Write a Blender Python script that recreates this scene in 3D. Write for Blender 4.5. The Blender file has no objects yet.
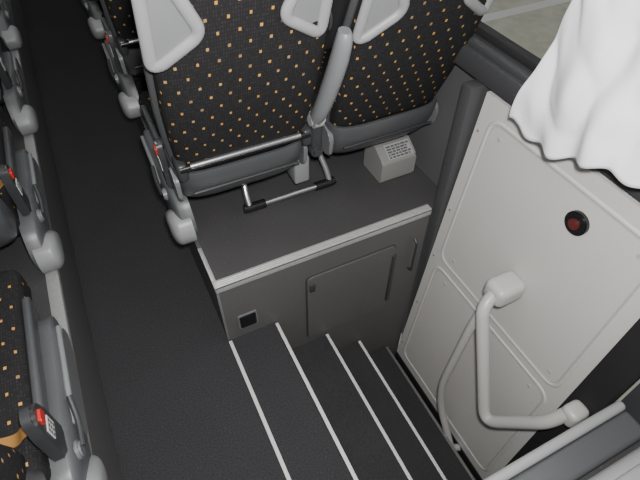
import bpy, bmesh, math, random
from mathutils import Vector, Matrix, noise
random.seed(3)
SC=1.2
D=bpy.data
# ------------------------------------------------------------------ materials
def newmat(name):
    m=D.materials.new(name); m.use_nodes=True
    nt=m.node_tree; b=nt.nodes['Principled BSDF']
    return m,nt,b
def N(nt,t,**kw):
    n=nt.nodes.new(t)
    for k,v in kw.items(): setattr(n,k,v)
    return n
def noisy(name,col,rough=.6,var=.25,scale=60,bump=.15,metal=0,spec=.5,scale2=4,bdist=.002,lint=None,w2=.35):
    m,nt,b=newmat(name)
    tc=N(nt,'ShaderNodeTexCoord'); n1=N(nt,'ShaderNodeTexNoise'); n1.inputs['Scale'].default_value=scale; n1.inputs['Detail'].default_value=4
    n2=N(nt,'ShaderNodeTexNoise'); n2.inputs['Scale'].default_value=scale2
    nt.links.new(tc.outputs['Object'],n1.inputs['Vector']); nt.links.new(tc.outputs['Object'],n2.inputs['Vector'])
    ad=N(nt,'ShaderNodeMath',operation='ADD'); nt.links.new(n1.outputs['Fac'],ad.inputs[0]); nt.links.new(math_(nt,'ADD',math_(nt,'MULTIPLY',n2.outputs['Fac'],w2),.5-.5*w2),ad.inputs[1])
    mr=N(nt,'ShaderNodeMapRange'); mr.inputs[1].default_value=.7; mr.inputs[2].default_value=1.3; mr.inputs[3].default_value=1-var; mr.inputs[4].default_value=1+var
    nt.links.new(ad.outputs[0],mr.inputs[0])
    mx=N(nt,'ShaderNodeVectorMath',operation='SCALE'); mx.inputs[0].default_value=col[:3]; nt.links.new(mr.outputs[0],mx.inputs['Scale'])
    out=mx.outputs[0]
    if lint:
        vo=N(nt,'ShaderNodeTexVoronoi'); vo.inputs['Scale'].default_value=75; nt.links.new(tc.outputs['Object'],vo.inputs['Vector'])
        lt=math_(nt,'LESS_THAN',vo.outputs['Distance'],.11)
        sp=N(nt,'ShaderNodeSeparateColor'); nt.links.new(vo.outputs['Color'],sp.inputs[0])
        g=math_(nt,'MULTIPLY',lt,math_(nt,'GREATER_THAN',sp.outputs[0],.82))
        mi=N(nt,'ShaderNodeMix',data_type='RGBA'); nt.links.new(g,mi.inputs[0]); nt.links.new(out,mi.inputs[6]); mi.inputs[7].default_value=(*lint,1); out=mi.outputs[2]
    nt.links.new(out,b.inputs['Base Color'])
    b.inputs['Roughness'].default_value=rough; b.inputs['Metallic'].default_value=metal; b.inputs['Specular IOR Level'].default_value=spec
    if bump:
        bp=N(nt,'ShaderNodeBump'); bp.inputs['Strength'].default_value=bump; bp.inputs['Distance'].default_value=bdist
        nt.links.new(n1.outputs['Fac'],bp.inputs['Height']); nt.links.new(bp.outputs[0],b.inputs['Normal'])
    return m
def math_(nt,op,a,b=None):
    n=N(nt,'ShaderNodeMath',operation=op)
    for i,x in enumerate((a,b)):
        if x is None: continue
        if isinstance(x,(int,float)): n.inputs[i].default_value=x
        else: nt.links.new(x,n.inputs[i])
    return n.outputs[0]
def fabric():
    m,nt,b=newmat('seat_fabric')
    tc=N(nt,'ShaderNodeTexCoord'); sp=N(nt,'ShaderNodeSeparateXYZ'); nt.links.new(tc.outputs['UV'],sp.inputs[0])
    u,v=sp.outputs[0],sp.outputs[1]
    def cells(su,sv,wu,wv,stag,jit=0):
        vv=math_(nt,'DIVIDE',v,sv); row=math_(nt,'FLOOR',vv)
        par=math_(nt,'MODULO',math_(nt,'ABSOLUTE',row),2.0)
        uu=math_(nt,'ADD',math_(nt,'DIVIDE',u,su),math_(nt,'MULTIPLY',par,stag))
        cb=N(nt,'ShaderNodeCombineXYZ'); nt.links.new(math_(nt,'FLOOR',uu),cb.inputs[0]); nt.links.new(row,cb.inputs[1])
        wn=N(nt,'ShaderNodeTexWhiteNoise'); wn.noise_dimensions='2D'; nt.links.new(cb.outputs[0],wn.inputs['Vector'])
        ws=math_(nt,'ADD',math_(nt,'MULTIPLY',wn.outputs['Value'],wu*jit),wu)
        fu=math_(nt,'ABSOLUTE',math_(nt,'SUBTRACT',math_(nt,'FRACT',uu),.5)); fv=math_(nt,'ABSOLUTE',math_(nt,'SUBTRACT',math_(nt,'FRACT',vv),.5))
        mask=math_(nt,'MULTIPLY',math_(nt,'LESS_THAN',fu,ws),math_(nt,'LESS_THAN',fv,wv))
        return mask,wn.outputs['Value']
    m1,w1=cells(.043,.031,.056,.115,.5,.3)
    m2,w2=cells(.0052,.0085,.28,.34,.0)
    ramp=N(nt,'ShaderNodeValToRGB'); ramp.color_ramp.interpolation='CONSTANT'
    e=ramp.color_ramp.elements; e[0].position=0; e[0].color=(.54,.28,.07,1); e[1].position=.45; e[1].color=(.45,.29,.12,1)
    x=e.new(.66); x.color=(.60,.33,.09,1); x=e.new(.86); x.color=(.32,.20,.09,1)
    nt.links.new(w1,ramp.inputs[0])
    mixa=N(nt,'ShaderNodeMix',data_type='RGBA'); mixa.inputs[6].default_value=(.0190,.0182,.0190,1); mixa.inputs[7].default_value=(.034,.0325,.033,1)
    nt.links.new(math_(nt,'MULTIPLY',m2,w2),mixa.inputs[0])
    mixb=N(nt,'ShaderNodeMix',data_type='RGBA'); nt.links.new(m1,mixb.inputs[0]); nt.links.new(mixa.outputs[2],mixb.inputs[6]); nt.links.new(ramp.outputs[0],mixb.inputs[7])
    nt.links.new(mixb.outputs[2],b.inputs['Base Color']); b.inputs['Roughness'].default_value=.95; b.inputs['Specular IOR Level'].default_value=.15
    return m
def plain(name,col,rough=.5,metal=0,spec=.5,emit=0):
    m,nt,b=newmat(name)
    n1=N(nt,'ShaderNodeTexNoise'); n1.inputs['Scale'].default_value=25
    mr=N(nt,'ShaderNodeMapRange'); mr.inputs[3].default_value=rough*.9; mr.inputs[4].default_value=min(1,rough*1.1)
    nt.links.new(n1.outputs['Fac'],mr.inputs[0]); nt.links.new(mr.outputs[0],b.inputs['Roughness'])
    b.inputs['Base Color'].default_value=(*col,1); b.inputs['Metallic'].default_value=metal; b.inputs['Specular IOR Level'].default_value=spec
    return m
M_fab=fabric()
M_carpet=noisy('aisle_carpet',(.040,.040,.043),.95,.45,210,.5,spec=.1,bdist=.003,lint=(.08,.08,.08),w2=.1)
M_deck=noisy('platform_vinyl',(.060,.058,.059),.6,.3,240,.2,spec=.35,lint=(.16,.16,.16))
M_step=noisy('step_vinyl',(.033,.032,.035),.8,.4,210,.3,spec=.25,lint=(.08,.08,.08))
M_face=noisy('platform_face_panel',(.100,.097,.097),.6,.15,180,.25)
M_hatch=noisy('hatch_panel',(.104,.101,.101),.55,.12,180,.2)
M_alu=noisy('aluminium_trim',(.60,.60,.59),.38,.12,90,.1,metal=.5)
M_aludull=noisy('dull_metal_trim',(.28,.28,.28),.45,.12,90,.1)
M_sill=noisy('dull_sill_metal',(.14,.14,.14),.5,.12,90,.1)  # darker, duller grey than the other nosings, for the lowest strip
M_nose=noisy('nosing_strip',(.66,.66,.66),.5,.08,90,.05)
M_dark=plain('dark_plastic',(.040,.041,.044),.38)
M_tray=plain('grey_seat_plastic',(.074,.076,.080),.33)
M_black=plain('black_gloss',(.012,.012,.013),.25)
M_rub=plain('black_rubber',(.014,.014,.015),.7)
M_lg=plain('light_grey_plastic',(.36,.365,.37),.42)
M_grip=plain('grip_plastic',(.33,.335,.34),.42)
M_pale=plain('pale_glossy_plastic',(.34,.345,.35),.25)
M_foot=plain('foot_cover_plastic',(.25,.255,.26),.38)
M_ins=plain('handle_recess_plastic',(.245,.25,.255),.42)
M_mg=plain('mid_grey_plastic',(.16,.163,.17),.38)
M_arm=plain('armrest_plastic',(.225,.23,.24),.38)
M_fpan=plain('fairing_panel_plastic',(.16,.163,.168),.38)
M_fair=plain('fairing_plastic',(.095,.098,.103),.38)
M_box=plain('heater_box_paint',(.25,.245,.235),.45)
M_chrome=plain('chrome',(.62,.62,.64),.28,metal=.9)
M_door=noisy('door_laminate',(.59,.575,.55),.5,.04,200,.1)
M_doorb=noisy('door_groove',(.47,.455,.43),.6,.04,200,.1)
M_wall=noisy('wall_panel_grey',(.10,.10,.103),.7,.12,250,.2)
M_frame=noisy('window_surround',(.042,.043,.046),.6,.1,150,.15)
M_pill=noisy('pillar_trim',(.055,.056,.059),.6,.1,150,.15)
M_rail=plain('grey_coated_tube',(.50,.49,.47),.35)
M_red=plain('red_button',(.5,.03,.02),.4)
M_orange=plain('orange_webbing',(.40,.20,.05),.8)
M_white=plain('white_label',(.62,.62,.61),.6)
M_ink=plain('label_print',(.08,.08,.08),.6)
M_ink2=plain('soft_label_print',(.10,.10,.10),.6)
M_cur=noisy('white_cloth',(.86,.86,.88),.9,.03,300,.1,spec=.1)
M_road=noisy('outside_ground',(.74,.73,.62),.9,.15,6,.0,scale2=1.5)
M_paint=plain('road_paint',(.98,.98,.96),.8)
# ------------------------------------------------------------------ builders
def finish(me,mat,smooth=True,ang=35):
    me.materials.append(mat)
    uv=me.uv_layers.new(name='UVMap')
    for p in me.polygons:
        n=p.normal; a=max(range(3),key=lambda i:abs(n[i]))
        for li in p.loop_indices:
            c=me.vertices[me.loops[li].vertex_index].co
            uv.data[li].uv={0:(c.y,c.z),1:(c.x,c.z),2:(c.x,c.y)}[a]
    if smooth:
        for p in me.polygons: p.use_smooth=True
        try: me.set_sharp_from_angle(angle=math.radians(ang))
        except Exception: pass
def obj(name,bm,mat,parent=None,origin=(0,0,0),label=None,smooth=True,ang=35,**kw):
    o=Vector(origin) if parent is None else Vector(parent['org'])
    bmesh.ops.recalc_face_normals(bm,faces=bm.faces)
    for v in bm.verts: v.co-=o
    me=D.meshes.new(name); bm.to_mesh(me); bm.free(); finish(me,mat,smooth,ang)
    ob=D.objects.new(name,me); bpy.context.scene.collection.objects.link(ob)
    ob['org']=tuple(o)
    if parent is None: ob.location=o
    else: ob.parent=parent
    if label: ob['label']=label
    for k,v in kw.items(): ob[k]=v
    return ob
def empty(name,origin,label,category,**kw):
    e=D.objects.new(name,None); e.empty_display_size=.05; bpy.context.scene.collection.objects.link(e)
    e.location=origin; e['org']=tuple(origin); e['label']=label; e['category']=category
    for k,v in kw.items(): e[k]=v
    return e
def rbox(x0,x1,y0,y1,z0,z1,bev=.005,seg=2,bm=None,M=None):
    b=bmesh.new(); bmesh.ops.create_cube(b,size=1)
    for v in b.verts: v.co=Vector((x0+(v.co.x+.5)*(x1-x0),y0+(v.co.y+.5)*(y1-y0),z0+(v.co.z+.5)*(z1-z0)))
    if bev>0: bmesh.ops.bevel(b,geom=b.edges[:],offset=bev,segments=seg,affect='EDGES',profile=.5)
    if M is not None: bmesh.ops.transform(b,matrix=M,verts=b.verts[:])
    return merge(bm,b)
def merge(bm,b):
    if bm is None: return b
    me=D.meshes.new('tmp'); b.to_mesh(me); b.free(); bm.from_mesh(me); D.meshes.remove(me); return bm
def smoothpts(pts,sub=6):
    P=[Vector(p) for p in pts]; P=[P[0]*2-P[1]]+P+[P[-1]*2-P[-2]]; out=[]
    for i in range(1,len(P)-2):
        for k in range(sub):
            t=k/sub; a,b,c,d=P[i-1:i+3]
            out.append(.5*((2*b)+(c-a)*t+(2*a-5*b+4*c-d)*t*t+(3*b-a-3*c+d)*t**3))
    out.append(P[-2]); return out
def rounded(pts,r,seg=5):
    P=[Vector(p) for p in pts]; out=[P[0]]
    for i in range(1,len(P)-1):
        a=(P[i-1]-P[i]); c=(P[i+1]-P[i]); rr=min(r,a.length*.45,c.length*.45)
        p0=P[i]+a.normalized()*rr; p1=P[i]+c.normalized()*rr
        for k in range(seg+1):
            t=k/seg; out.append(p0*(1-t)**2+P[i]*2*t*(1-t)+p1*t*t)
    out.append(P[-1]); return out
def tube(pts,r,n=14,bm=None,rs=None,closed=False,flat=1.0,ref=(0,-.94,-.34)):
    b=bmesh.new(); P=[Vector(p) for p in pts]; rings=[]; m=len(P)
    up=Vector((.13,.21,.97))
    for i,p in enumerate(P):
        if closed: t=(P[(i+1)%m]-P[i-1]).normalized()
        else: t=(P[min(i+1,m-1)]-P[max(i-1,0)]).normalized()
        s=t.cross(up) if not closed else t.cross(Vector(ref))
        if s.length<.05: s=t.cross(Vector((1,0,0)))
        s.normalize(); w=s.cross(t)
        if not closed: up=w.normalized()
        rr=r if rs is None else rs[i]
        rings.append([b.verts.new(p+(s*math.cos(2*math.pi*k/n)+w*flat*math.sin(2*math.pi*k/n))*rr) for k in range(n)])
    prs=list(zip(rings,rings[1:]))
    if closed: prs.append((rings[-1],rings[0]))
    for a,c in prs:
        for k in range(n): b.faces.new((a[k],a[(k+1)%n],c[(k+1)%n],c[k]))
    if not closed: b.faces.new(rings[0]); b.faces.new(rings[-1])
    return merge(bm,b)
def loft(secs,n=40,ex=4.0,bm=None):
    b=bmesh.new(); rings=[]
    for cx,cy,cz,hx,hy in secs:
        ring=[]
        for k in range(n):
            a=2*math.pi*k/n; c,s=math.cos(a),math.sin(a)
            ring.append(b.verts.new((cx+hx*math.copysign(abs(c)**(2/ex),c),cy+hy*math.copysign(abs(s)**(2/ex),s),cz)))
        rings.append(ring)
    for a,c in zip(rings,rings[1:]):
        for k in range(n): b.faces.new((a[k],a[(k+1)%n],c[(k+1)%n],c[k]))
    b.faces.new(rings[0]); b.faces.new(rings[-1]); return merge(bm,b)
def roundpoly(pts,r,seg=4):
    n=len(pts); out=[]
    for i in range(n):
        p=Vector(pts[i]); a=Vector(pts[i-1])-p; c=Vector(pts[(i+1)%n])-p; rr=min(r,a.length*.45,c.length*.45)
        p0=p+a.normalized()*rr; p1=p+c.normalized()*rr
        for k in range(seg+1):
            t=k/seg; out.append(p0*(1-t)**2+p*2*t*(1-t)+p1*t*t)
    return out
def prism(pts,fn,d0,d1,bev=.003,bm=None,hole=None,seg=3):
    b=bmesh.new()
    if hole is None:
        A=[b.verts.new(fn(p[0],p[1],d0)) for p in pts]; B=[b.verts.new(fn(p[0],p[1],d1)) for p in pts]; n=len(pts)
        b.faces.new(A); top=b.faces.new(B)
        for k in range(n): b.faces.new((A[k],A[(k+1)%n],B[(k+1)%n],B[k]))
        if bev>0: bmesh.ops.bevel(b,geom=list(top.edges),offset=bev,segments=seg,affect='EDGES')
    else:
        n=len(pts); L=[[b.verts.new(fn(p[0],p[1],d)) for p in q] for q,d in ((pts,d0),(pts,d1),(hole,d1),(hole,d0))]
        for i in range(4):
            a,c=L[i],L[(i+1)%4]
            for k in range(n): b.faces.new((a[k],a[(k+1)%n],c[(k+1)%n],c[k]))
    return merge(bm,b)
def disc(c,axis,r,h,n=28,bev=.002,bm=None):
    b=bmesh.new(); bmesh.ops.create_cone(b,cap_ends=True,segments=n,radius1=r,radius2=r,depth=h)
    if bev: bmesh.ops.bevel(b,geom=[e for e in b.edges if len(e.link_faces)==2 and any(len(f.verts)>4 for f in e.link_faces)],offset=bev,segments=2,affect='EDGES')
    q=Vector((0,0,1)).rotation_difference(Vector(axis)).to_matrix().to_4x4()
    bmesh.ops.transform(b,matrix=Matrix.Translation(c)@q,verts=b.verts[:]); return merge(bm,b)
def pillow(pts,fn,d0,d1,dome,bm=None):
    b=bmesh.new(); n=len(pts); c=(sum(p[0] for p in pts)/n,sum(p[1] for p in pts)/n)
    L=[(1.0,d0),(1.0,d1)]+[(math.cos(t)**.6,d1+dome*math.sin(t)) for t in [math.pi/2*i/7 for i in range(1,7)]]
    R=[[b.verts.new(fn(c[0]+(p[0]-c[0])*k,c[1]+(p[1]-c[1])*k,d)) for p in pts] for k,d in L]
    for a,e in zip(R,R[1:]):
        for k in range(n): b.faces.new((a[k],a[(k+1)%n],e[(k+1)%n],e[k]))
    t=b.verts.new(fn(c[0],c[1],d1+dome))
    for k in range(n): b.faces.new((R[-1][k],R[-1][(k+1)%n],t))
    b.faces.new(R[0]); return merge(bm,b)

PZ=.28      # platform height
XA0,XA1=-.277,.112   # aisle
YF=.87      # front face of platform
# ------------------------------------------------------------------ structure
bm=rbox(XA0-.03,XA1+.01,-.6,6.5,-.05,0,0); bm=rbox(XA1+.01,.268,-.6,YF+.01,-.05,-.004,0,bm=bm)
obj('floor',bm,M_carpet,smooth=False,kind='structure',label='dark grey speckled aisle carpet')
obj('wall_left',rbox(-1.3,-1.26,-.6,6.5,0,1.9,0),M_wall,smooth=False,kind='structure',label='dark grey side wall panel')
lp=empty('seat_platform',(-.7,1.5,0),'raised dark seat platform with grey edge along the aisle','platform')
obj('deck',rbox(-1.255,XA0-.001,-.6,6.5,.001,PZ-.002,0),M_deck,lp,smooth=False)
obj('side_panel',rbox(XA0-.001,XA0+.001,-.6,6.5,.001,PZ-.01,0),M_face,lp,smooth=False)
obj('edge_trim',rbox(XA0-.030,XA0+.003,-.6,6.5,PZ-.022,PZ-.0005,.001),M_aludull,lp,label='dull silver edge strip')
rp=empty('seat_platform',(.5,2,0),'raised grey seat platform with aluminium edging above the steps','platform')
obj('deck',rbox(XA1+.003,.922,YF+.006,6.5,PZ-.03,PZ-.002,0),M_deck,rp,smooth=False)
obj('side_panel',rbox(XA1+.001,XA1+.02,YF+.003,6.5,.001,PZ-.005,0),M_face,rp,smooth=False)
obj('front_panel',rbox(XA1+.001,.84,YF,YF+.02,-.75,PZ-.02,0),M_face,rp,smooth=False)
bm=rbox(XA1,.838,YF-.006,YF+.022,PZ-.004,PZ+.003,.001)
bm=rbox(XA1,.838,YF-.006,YF-.001,PZ-.022,PZ+.002,.001,bm=bm)
for i in range(3): bm=rbox(XA1+.004,.838,YF-.001+i*.007,YF+.002+i*.007,PZ+.002,PZ+.0045,.0005,1,bm=bm)
obj('front_edge_trim',bm,M_alu,rp,label='ridged aluminium edge strip')
bm=rbox(XA1-.002,XA1+.010,YF-.006,1.03,PZ-.004,PZ+.002,.001); bm=rbox(XA1-.002,XA1+.003,YF-.006,1.03,PZ-.018,PZ+.001,.001,bm=bm)
obj('side_edge_trim',bm,M_alu,rp,label='aluminium edge strip')
obj('side_edge_strip',rbox(XA1-.001,XA1+.010,1.03,6.5,PZ-.012,PZ-.0005,.001),M_tray,rp,label='dull grey edge strip')
obj('corner_trim',rbox(XA1-.001,XA1+.006,YF-.003,YF+.004,0,PZ-.02,.001),M_mg,rp)
# hatch
ha=empty('locker_hatch',(.555,YF,0),'grey rectangular locker hatch with rounded corners and latch','hatch')
f=lambda u,v,d:(u,YF-d,v)
out=roundpoly([(.388,-.185),(.722,-.185),(.722,.170),(.388,.170)],.02)
inn=roundpoly([(.392,-.181),(.718,-.181),(.718,.166),(.392,.166)],.017)
obj('hatch_seal',prism(out,f,.0005,.003,0),M_frame,ha)
hd=obj('hatch_door',prism(inn,f,.001,.008,.002),M_hatch,ha)
obj('latch',rbox(.398,.418,YF-.014,YF-.007,.10,.135,.002),M_dark,hd)
obj('hinge',rbox(.709,.725,YF-.013,YF-.004,-.14,.12,.003),M_dark,ha)
gs=empty('door_pull_strap',(.79,YF,.1),'thin dark vertical pull handle beside the hatch','handle')
obj('strap',tube(rounded([(.795,YF-.002,.16),(.795,YF-.02,.15),(.795,YF-.02,.01),(.795,YF-.002,0)],.01),.0045),M_dark,gs)
# socket
so=empty('power_socket',(.185,YF,.075),'small black square socket with grey surround','socket')
obj('surround',prism(roundpoly([(.155,.042),(.218,.042),(.218,.108),(.155,.108)],.006),f,0.0005,.005,.001),M_mg,so)
obj('socket_face',prism(roundpoly([(.160,.047),(.213,.047),(.213,.103),(.160,.103)],.005),f,.002,.008,.001),M_black,so)
# staircase
st=empty('staircase',(.45,.5,-.7),'dark carpeted stairwell steps with white nosing strips','stairs')
steps=[(.12,.28,-.004),(.28,.47,-.21),(.47,.62,-.37),(.62,.77,-.53),(.77,.82,-.69)]
edges=[(.12,-.0),(.28,-.004),(.47,-.21),(.62,-.37),(.77,-.53)]
Y1=YF-.007
def nosing(x,z,par,mat=None):
    bm=rbox(x-.008,x+.001,.145,Y1,z-.001,z+.003,.001); bm=rbox(x-.003,x+.003,.145,Y1,z-.018,z+.002,.001,bm=bm)
    obj('nosing',bm,mat or M_nose,par,label='white metal nosing strip' if mat is None else 'dull metal nosing strip')
nosing(*edges[0],st)
for i,(x0,x1,z) in enumerate(steps[1:]):
    zt=edges[i+1][1]
    s=obj('step',rbox(x0-.003,x1,.145,Y1,z-.03,z,0),M_step,st,smooth=False)
    obj('riser',rbox(x0-.012,x0-.003,.145,Y1,z-.02,zt-.006,0),M_step,s,smooth=False)
    nosing(x0,zt,s,M_sill if i==3 else None)
# side wall
obj('wall_right',rbox(.940,.96,YF-.01,6.5,-.7,.80,0),M_wall,smooth=False,kind='structure',label='dark grey textured side wall panel')
obj('trim_3',rbox(.90,.96,-.6,.14,-.7,.80,0),M_frame,smooth=False,kind='structure',label='dark side panel beside the partition')
obj('trim_1',rbox(.855,.922,YF-.025,YF+.015,-.75,.72,.006),M_pill,kind='structure',label='dark pillar beside the door')
bm=rbox(.885,.96,-.6,6.5,.722,.785,.012); bm=rbox(.90,.97,-.6,6.5,.78,.80,.006,bm=bm)
obj('trim_2',bm,M_frame,kind='structure',label='dark window sill band')
w=obj('window_1',rbox(.930,.96,-.6,6.5,.80,.822,.005),M_rub,kind='structure',label='side window with black rubber seal')
m,nt,b=newmat('glass'); b.inputs['Transmission Weight'].default_value=1; b.inputs['Roughness'].default_value=0; b.inputs['IOR'].default_value=1.02; b.inputs['Base Color'].default_value=(.96,.98,.94,1)
obj('glass_pane',rbox(.948,.952,-.6,6.5,.815,1.7,0),m,w,smooth=False)
obj('ground',rbox(1.5,80,-40,80,-1.25,-1.2,0),M_road,smooth=False,kind='structure',label='beige paved ground outside the window')
obj('road_marking',rbox(3.2,9,4.35,4.5,-1.2,-1.195,0),M_paint,origin=(5,4.4,-1.2),smooth=False,label='white painted line on the ground outside',category='road line')
# door
def dp(u,v,d):
    t=(v+.61)/1.32
    return (.828+.067*t-d, u, v)
door=obj('door_1',prism([(.22,-.61),(.86,-.61),(.83,.71),(.22,.71)],dp,-.03,.0,.0),M_door,origin=(.85,.5,-.61),kind='structure',label='light grey entrance door panel with moulded recesses')
def ring(o,wd,r=.03): 
    q=roundpoly(o,r,5); cx=sum(p[0] for p in o)/len(o); cy=sum(p[1] for p in o)/len(o)
    o2=[(p[0]+(wd if p[0]<cx else -wd),p[1]+(wd if p[1]<cy else -wd)) for p in o]
    return o2,q,roundpoly(o2,r,5)
for o in ([(.26,.10),(.80,.10),(.785,.66),(.26,.66)],[(.26,-.56),(.82,-.56),(.805,.06),(.26,.06)]):
    mo=obj('panel_moulding',tube([dp(p[0],p[1],-.005) for p in roundpoly(o,.045,8)],.0085,14,closed=True,ref=(-1,0,.05)),M_door,door)
    o2,_,_=ring(o,.007); _,q2,i2=ring(o2,.0022,.04)
    obj('panel_groove',prism(q2,dp,-.001,.0010,0,hole=i2),M_doorb,mo)
for z in (.6,.30,.08,-.2,-.5): obj('screw',disc(dp(.842-.02*(z+.61),z,.001),(-1,0,0),.004,.003,12,0),M_ins,door)
for y,z in ((.30,.62),(.74,.62),(.30,.14),(.74,.14),(.32,.02),(.74,.02)): obj('dimple',disc(dp(y,z,.0008),(-1,0,0),.006,.002,16,0),M_doorb,door)
obj('door_seal',prism([(.145,-.66),(.222,-.66),(.222,.715),(.145,.715)],dp,-.02,.012,.004),M_rub,door,label='black rubber edge seal')
obj('bottom_seal',prism([(.2,-.70),(.86,-.70),(.86,-.605),(.2,-.605)],dp,-.02,.004,.002),M_rub,door)
c=dp(.448,.585,0)
lb=obj('lock_bezel',disc((c[0]-.004,c[1],c[2]),(-1,0,.05),.030,.016,32,.003),M_black,door,label='black round lock surround')
obj('lock_knob',disc((c[0]-.014,c[1],c[2]),(-1,0,.05),.014,.012,24,.003),plain('dark_red',(.10,.02,.02),.4),lb,label='dark red knob')
p1=rounded([(.835,.50,.30),(.785,.505,.30),(.745,.49,.27),(.735,.32,-.11),(.78,.20,.10),(.82,.185,.16)],.06)
p2=rounded([(.80,.51,.29),(.775,.52,.15),(.755,.525,-.25),(.765,.50,-.40),(.79,.40,-.60),(.825,.39,-.62)],.08)
hr=obj('handrail',tube(p1,.0185),M_rail,door,label='light grey bent tubular handrail')
obj('lower_rail',tube(p2,.0135),M_rail,door,label='thin light grey bent rail')
bm=rbox(.775,.872,.468,.542,.266,.334,.020,5)
obj('rail_bracket',bm,M_rail,hr)
obj('rail_foot',rbox(.80,.86,.155,.205,.12,.18,.016,4),M_rail,hr)
# partition next to stairwell
pa=empty('stairwell_partition',(.5,.1,0),'low dark grey partition with pale glossy top ledge','partition')
obj('partition_panel',rbox(.12,.84,.09,.13,-.7,.270,.002),M_face,pa)
obj('top_rail',rbox(.12,.86,.114,.138,.276,.299,.011,6),M_pale,pa,label='pale grey glossy rounded top edge')
obj('top_cap',rbox(.12,.86,.050,.115,.262,.290,.012,4),M_fair,pa)
obj('floor_deck',rbox(.12,.88,-.4,.05,.22,.262,0),M_deck,pa)
bx=empty('equipment_box',(.75,-.03,.262),'pale grey moulded box beside the partition','box')
bb=obj('box_body',rbox(.50,.88,-.16,.040,.263,.33,.03,6),M_lg,bx)
obj('box_lid',rbox(.54,.87,-.15,.015,.322,.340,.009,4),M_lg,bb)
# curtain : gathered crumpled cloth
b=bmesh.new(); NU,NV=240,100; g=[]
def hem(t):
    return .722+.130*min(1,t*1.7)+.06*max(0,t-.5)+.008*math.sin(t*22+.6)+.004*math.sin(t*57)+.035*math.exp(-(t/.05)**2)
for i in range(NU+1):
    t=i/NU; row=[]
    for j in range(NV+1):
        s=j/NV; z0=hem(t); z=z0+(1.62-z0)*s
        w0=(1-s)
        y=.540-.565*t+.122*w0**1.1*(1-t)**1.4+.012*noise.noise(Vector((t*6,s*7,3.3)))
        wp=noise.noise(Vector((t*4,s*3.4,9.1)))*3.0
        a1=noise.noise(Vector((t*6+s*5,s*4+t*3,1.3)))
        rg=(1-abs(noise.noise(Vector((t*8+s*9,s*6-t*3,5.7))))*2.2)   # ridged wrinkles
        nz=a1*.036+rg*.010+noise.noise(Vector((t*20+s*12,s*9,7.3)))*.005
        fold=.008*math.sin(t*34+wp+s*7.0)
        x=.828+fold+nz*(1-.25*w0**3)-.040*w0+.008
        row.append(b.verts.new((.880-math.log1p(math.exp(-(x-.880)*160))/160 if True else x,y,z)) if x>.80 else b.verts.new((x,y,z)))
    g.append(row)
for i in range(NU):
    for j in range(NV): b.faces.new((g[i][j],g[i+1][j],g[i+1][j+1],g[i][j+1]))
cu=obj('curtain',b,M_cur,origin=(.83,.35,1.62),label='white gathered cloth curtain hanging over the window',category='curtain',ang=180)
md=cu.modifiers.new('solid','SOLIDIFY'); md.thickness=.003
# heater box on platform
hb=empty('heater_box',(.80,1.09,PZ),'beige-grey floor box with printed label under the seat','box')
obj('box_body',prism(roundpoly([(1.045,PZ),(1.16,PZ),(1.16,PZ+.115),(1.10,PZ+.115),(1.045,PZ+.08)],.008),lambda u,v,d:(d,u,v),.752,.885,.005),M_box,hb)
def slope(u,s,h):
    y=1.045+.055*s; z=PZ+.08+.035*s; n=Vector((0,-.54,.84)); p=Vector((u,y,z))+n*h; return tuple(p)
pl=obj('printed_label',prism([(.782,.12),(.876,.12),(.876,.93),(.782,.93)],slope,.0,.002,0),M_lg,hb)
bm=None
for r in range(5):
    x=.786
    while x<.862:
        wd=random.uniform(.006,.018); bm=prism([(x,.17+r*.145),(min(x+wd,.872),.17+r*.145),(min(x+wd,.872),.265+r*.145),(x,.265+r*.145)],slope,.002,.0026,0,bm); x+=wd+.003
obj('label_text',bm,M_ink2,pl)
# footrest bar
fr=empty('footrest',(.44,1.10,PZ),'black and chrome tubular footrest bar under the seats','footrest')
obj('bar',tube([(.32,1.098,PZ+.03),(.57,1.098,PZ+.03)],.0085),M_chrome,fr,label='chrome bar')
for q in (-1,1):
    X=lambda a:.445+q*a
    obj('bar_grip',tube([(X(.088),1.098,PZ+.03),(X(.145),1.098,PZ+.03),(X(.158),1.100,PZ+.032)],.0145),M_black,fr,label='black rubber grip')
    obj('bar_arm',tube(rounded([(X(.140),1.098,PZ+.035),(X(.140),1.12,PZ+.065),(X(.125),1.20,PZ+.15)],.02),.0095),M_chrome if q<0 else M_mg,fr)
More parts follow.
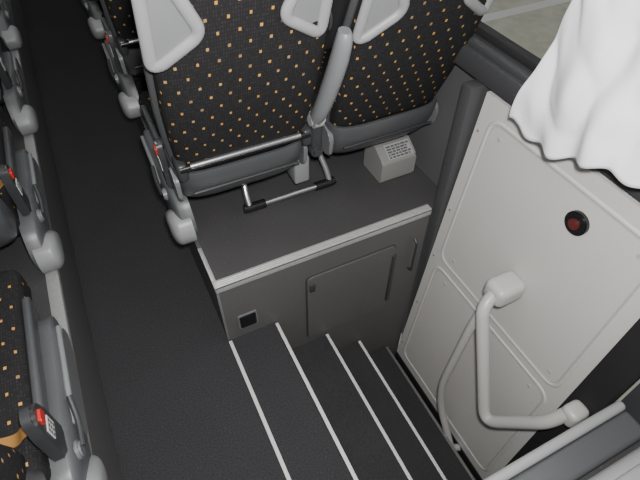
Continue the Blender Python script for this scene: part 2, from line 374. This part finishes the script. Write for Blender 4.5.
# ------------------------------------------------------------------ seats
def seat(xc,yb,s,aisle,arm_up,bar,label,inset=0,handles=True,hz=0,left=False,**kw):
    e=empty('coach_seat',(xc,yb,PZ),label,'seat',**kw)
    X=lambda a:xc+a; Y=lambda a:yb+a; Z=lambda a:PZ+a
    prof=[(.235,.13,.02),(.245,.155,.036),(.265,.168,.046),(.31,.176,.052),(.40,.184,.056),(.5,.189,.058),(.62,.188,.055),(.74,.182,.048),(.84,.172,.044),(.90,.150,.036),(.92,.12,.02)]
    cy=lambda z:-.36*(z-.14)
    obj('backrest',loft([(X(0),Y(cy(z)+(.01 if left else 0)),Z(z),w+(.006 if left else 0),t+(.012 if left else 0)) for z,w,t in prof],64,4.5),M_fab,e,ang=60)
    for q in (-1,1):
        obj('side_frame',tube([(X(q*(w+.003)),Y(cy(z)+(-.03 if left else .004)),Z(z)) for z,w,t in prof[2:-2]],.007 if left else .010,10),M_tray,e)
    kx,ky,oy,oz=(.90,.62,-.045,0) if left else (.935,1,0,.014)
    sx=-.005 if (aisle and not left) else 0
    obj('lower_shell',loft([(X(sx),Y(cY+oy),Z(cZ+oz),hx*kx,hy*ky) for cY,cZ,hx,hy in ((.045,.135,.145,.04),(.030,.140,.170,.075),(.018,.155,.184,.095),(.003,.185,.193,.106),(-.014,.228,.197,.106),(-.028,.270,.198,.098),(-.030,.278,.196,.094),(-.030,.278,.188,.086),(-.026,.25,.182,.078))],56,4.5),M_tray,e,label='deep curved dark grey lower shell')
    if not left:
        obj('shell_rib',tube([(X(-.155),Y(-.1185),Z(.228)),(X(.150),Y(-.1185),Z(.228))],.004,8),M_dark,e)
        for q in (-1,1): obj('shell_end_cap',prism(roundpoly([(-.09,.184),(-.10,.264),(-.04,.284),(-.01,.194)],.02),lambda u,v,d:(X(sx+q*(.178+d)),Y(u),Z(v)),0,.012,.004),M_mg,e)
        obj('under_frame',tube([(X(-.17),Y(.10),Z(.10)),(X(.17),Y(.10),Z(.10))],.016,12),M_dark,e)
    w=.170 if left else .180
    obj('seat_cushion',rbox(X(-w-(.015 if left else 0)),X(w),Y(-.01 if left else .07),Y(.52),Z(.10),Z(.20 if left else .19),.026,5),M_fab,e)
    obj('seat_pan',rbox(X(-.165),X(.165),Y(.09),Y(.47),Z(.06),Z(.105),.01),M_dark,e)
    for a0,a1 in ((-.15,-.10),(.08,.12)):
        obj('leg',rbox(X(a0),X(a1),Y(.14),Y(.36),Z(0),Z(.065),.006),M_dark,e)
    if handles:
      for q in (-1,1):
        k0=inset if q>0 else 0
        fn=lambda u,v,d:(X(q*(u-k0)),Y(cy(v)-(.056)-d+.012*max(0,(u-.165)/.03)),Z(v))
        o=[(p[0],p[1]+hz) for p in [(.200,.610),(.196,.81),(.145,.825),(.084,.69)]]
        c=(sum(p[0] for p in o)/4,sum(p[1] for p in o)/4)
        sh=lambda k:[(c[0]+(p[0]-c[0])*k,c[1]+(p[1]-c[1])*k) for p in o]
        gh=obj('grab_handle',tube([fn(p[0],p[1],.001) for p in roundpoly(sh(.84),.026,7)],.0125,16,closed=True,flat=.75),M_grip,e,label='grey moulded triangular grip')
        obj('handle_insert',prism(roundpoly(sh(.86),.026,5),fn,-.008,.000,0),M_ins,gh)
    if bar:
        gb=obj('grab_bar',tube([(X(-.178),Y(-.122),Z(.318)),(X(.178),Y(-.122),Z(.318))],.0105),M_black,e,label='black horizontal bar')
        obj('bar_sheen',tube([(X(-.150),Y(-.125),Z(.3225)),(X(.150),Y(-.125),Z(.3225))],.0080),M_chrome,gb,label='chrome sleeve')  # bright strip set into the black bar to imitate its white sheen
        for q in (-1,1):
            obj('bar_mount',rbox(X(q*.172-.014),X(q*.172+.014),Y(-.130),Y(-.07),Z(.280),Z(.334),.010,3),M_dark,gb)
    if arm_up:
        x=X(-.234)
        P=smoothpts([(x-.006,Y(-.105),Z(.345)),(x-.004,Y(-.145),Z(.41)),(x-.001,Y(-.200),Z(.53)),(x+.001,Y(-.228),Z(.61)),(x+.001,Y(-.232),Z(.64))],5)
        n=len(P); rs=[.011+.0105*math.sin(math.pi*min(1,(i+2.5)/(n+2)))**.5 for i in range(n)]
        ar=obj('armrest',tube(P,.02,18,rs=rs,flat=1.25),M_arm,e,label='folded-up rounded grey armrest')
        obj('armrest_hinge',disc((x-.003,Y(-.105),Z(.345)),(1,0,0),.024,.042,24,.008),M_lg,ar)
        obj('hinge_cover',rbox(x-.018,x+.016,Y(-.11),Y(-.03),Z(.235),Z(.345),.010,3),M_dark,ar)
        obj('recline_knob',disc((x-.004,Y(-.10),Z(.24)),(0,-1,0),.018,.04,20,.006),M_dark,e)
        obj('seat_bracket',rbox(x-.04,x+.012,Y(-.03),Y(.05),Z(.06),Z(.16),.008,3),M_foot,e,label='light grey bracket')
    if aisle:
        a=s
        fx=lambda u,v,d:(X(a*(.184+d)),Y(u),Z(v))
        pts=roundpoly([(-.055,.004),(-.07,.06),(-.02,.13),(.08,.155),(.20,.135),(.38,.125),(.43,.085),(.38,.03),(.12,.02),(.03,.004)],.03,6)
        sf=obj('side_fairing',pillow(pts,fx,-.02,.014,.020),M_fair,e,label='curved dark grey side shell')
        pts=roundpoly([(-.075,.002),(-.088,.045),(-.055,.09),(-.005,.09),(.04,.06),(.07,.03),(.05,.002)],.035,6)
        obj('foot_cover',pillow(pts,fx,-.01,.028,.026),M_foot,sf,label='rounded grey foot cover')
        pts=roundpoly([(.10,.03),(.12,.105),(.34,.110),(.39,.075),(.36,.035)],.022,5)
        obj('fairing_panel',prism(pts,fx,.0,.034,.006),M_fpan,sf)
        obj('panel_ridge',tube(smoothpts([fx(.10,.118,.030),fx(.22,.122,.032),fx(.36,.112,.030)],5),.006,10),M_arm,sf)
        obj('hinge_disc',disc(fx(.045,.115,.032),(1,0,0),.020,.014,24,.004),M_mg,sf)
        obj('recline_lever',tube(smoothpts([fx(.05,.115,.040),fx(.10,.125,.042),fx(.15,.145,.038)],4),.006,10),M_dark,sf)
        pts=roundpoly([(.022,.14),(.022,.25),(.034,.298),(.070,.298),(.084,.25),(.084,.14)],.018,6)
        rc=obj('buckle_holder',prism(pts,fx,-.002,.020,.006,seg=4),M_dark,e)
        fb=lambda u,v,d:(X(a*(.204+d)),Y(u),Z(v))
        obj('buckle_button',prism(roundpoly([(.040,.258),(.040,.280),(.064,.280),(.064,.258)],.004),fb,0,.005,.002),M_red,rc,label='red buckle button')
        wl=obj('warning_label',prism([(.037,.205),(.037,.240),(.070,.240),(.070,.205)],fb,0,.0015,0),M_white,rc,label='small white printed label')
        bm=None
        for i in range(3):
            for j in range(3):
                u0=.0395+i*.0100; v0=.208+j*.0105
                bm=prism([(u0,v0),(u0,v0+.006),(u0+.006,v0+.006),(u0+.006,v0)],fb,.0015,.002,0,bm)
        obj('label_print',bm,M_ink,wl)
        bs=bmesh.new(); L=smoothpts([(X(a*.183),Y(.05),Z(.255)),(X(a*.165),Y(.053),Z(.240)),(X(a*.14),Y(.06),Z(.212)),(X(a*.09),Y(.07),Z(.206)),(X(a*.03),Y(.06),Z(.206))],5); V=[]
        for p in L: V.append([bs.verts.new(p+Vector((0,dy,dz))) for dy,dz in ((-.012,0),(.012,0),(.012,.003),(-.012,.003))])
        for p,q in zip(V,V[1:]):
            for k in range(4): bs.faces.new((p[k],p[(k+1)%4],q[(k+1)%4],q[k]))
        bs.faces.new(V[0]); bs.faces.new(V[-1])
        obj('belt_webbing',bs,M_orange,e,label='orange seat belt webbing')
        obj('armrest',rbox(*sorted((X(a*.172),X(a*.190))),Y(.10),Y(.40),Z(.165),Z(.206),.007,3),M_tray,e,label='slim dark side arm')
    return e
def copyseat(e,loc,label=None):
    n=e.copy(); n.location=loc; bpy.context.scene.collection.objects.link(n)
    if label: n['label']=label
    def rec(src,dst):
        for c in src.children:
            k=c.copy(); k.parent=dst; bpy.context.scene.collection.objects.link(k); rec(c,k)
    rec(e,n)
    return n
G='coach seats with dotted fabric'
a=seat(.293,1.13,-1,True,False,True,'dark orange-dotted coach seat at the aisle above the steps',inset=.035,hz=.012,group=G)
wseat=seat(.738,1.13,-1,False,True,False,'dark orange-dotted coach seat beside the side wall',inset=.03,hz=-.035,group=G)
for r in (1,2,3): copyseat(a,(.293,1.13+.72*r,PZ),'dark dotted coach seat in a farther row on the platform')
copyseat(wseat,(.738,1.85,PZ),'dark dotted coach seat by the window in a farther row')
l=seat(-.480,.475,1,True,False,False,'dark dotted coach seat across the aisle from the steps',handles=False,left=True,group=G)
for r in (1,2,3,4): copyseat(l,(-.480,.475+.72*r,PZ),'dark dotted coach seat across the aisle in a farther row')
# ------------------------------------------------------------------ lights
def area(name,loc,sx,sy,e,col=(1,1,1),rot=(0,0,0)):
    L=D.lights.new(name,'AREA'); L.shape='RECTANGLE'; L.size=sx*SC; L.size_y=sy*SC; L.energy=e; L.color=col
    o=D.objects.new(name,L); o.location=loc; o.rotation_euler=rot; bpy.context.scene.collection.objects.link(o); return o
area('ceiling_light',(-.1,1.2,2.1),.5,4,15,(1,.98,.95))
area('window_daylight',(2.0,1.2,2.7),1.2,3,30,(.98,.99,1),(0,math.radians(45),0))
L=D.lights.new('flash','AREA'); L.size=.06; L.energy=36; L.shape='SQUARE'; L.color=(1,.99,.97)
fo=D.objects.new('camera_flash',L); bpy.context.scene.collection.objects.link(fo)
wd=D.worlds.new('world'); bpy.context.scene.world=wd; wd.use_nodes=True
wd.node_tree.nodes['Background'].inputs[0].default_value=(.98,.985,1,1); wd.node_tree.nodes['Background'].inputs[1].default_value=.31
# ------------------------------------------------------------------ camera
R=Matrix(((.8969,.3237,-.3014),(-.4423,.6676,-.5989),(.0075,.6703,.7420)))
cam=D.cameras.new('camera'); co=D.objects.new('camera',cam); bpy.context.scene.collection.objects.link(co)
cam.sensor_width=36; cam.lens=497/640*36; cam.clip_start=.02
co.matrix_world=Matrix.Translation((0,0,1.4))@R.to_4x4()
bpy.context.scene.camera=co
fo.matrix_world=co.matrix_world@Matrix.Translation((.03,.06,.02))
# ------------------------------------------------------------------ scale everything to life size
done=set()
for o in list(bpy.context.scene.objects):
    if o.type=='MESH' and o.data.name not in done:
        done.add(o.data.name); o.data.transform(Matrix.Scale(SC,4))
    if o.parent is None: o.location=o.location*SC
    if 'org' in o: del o['org']
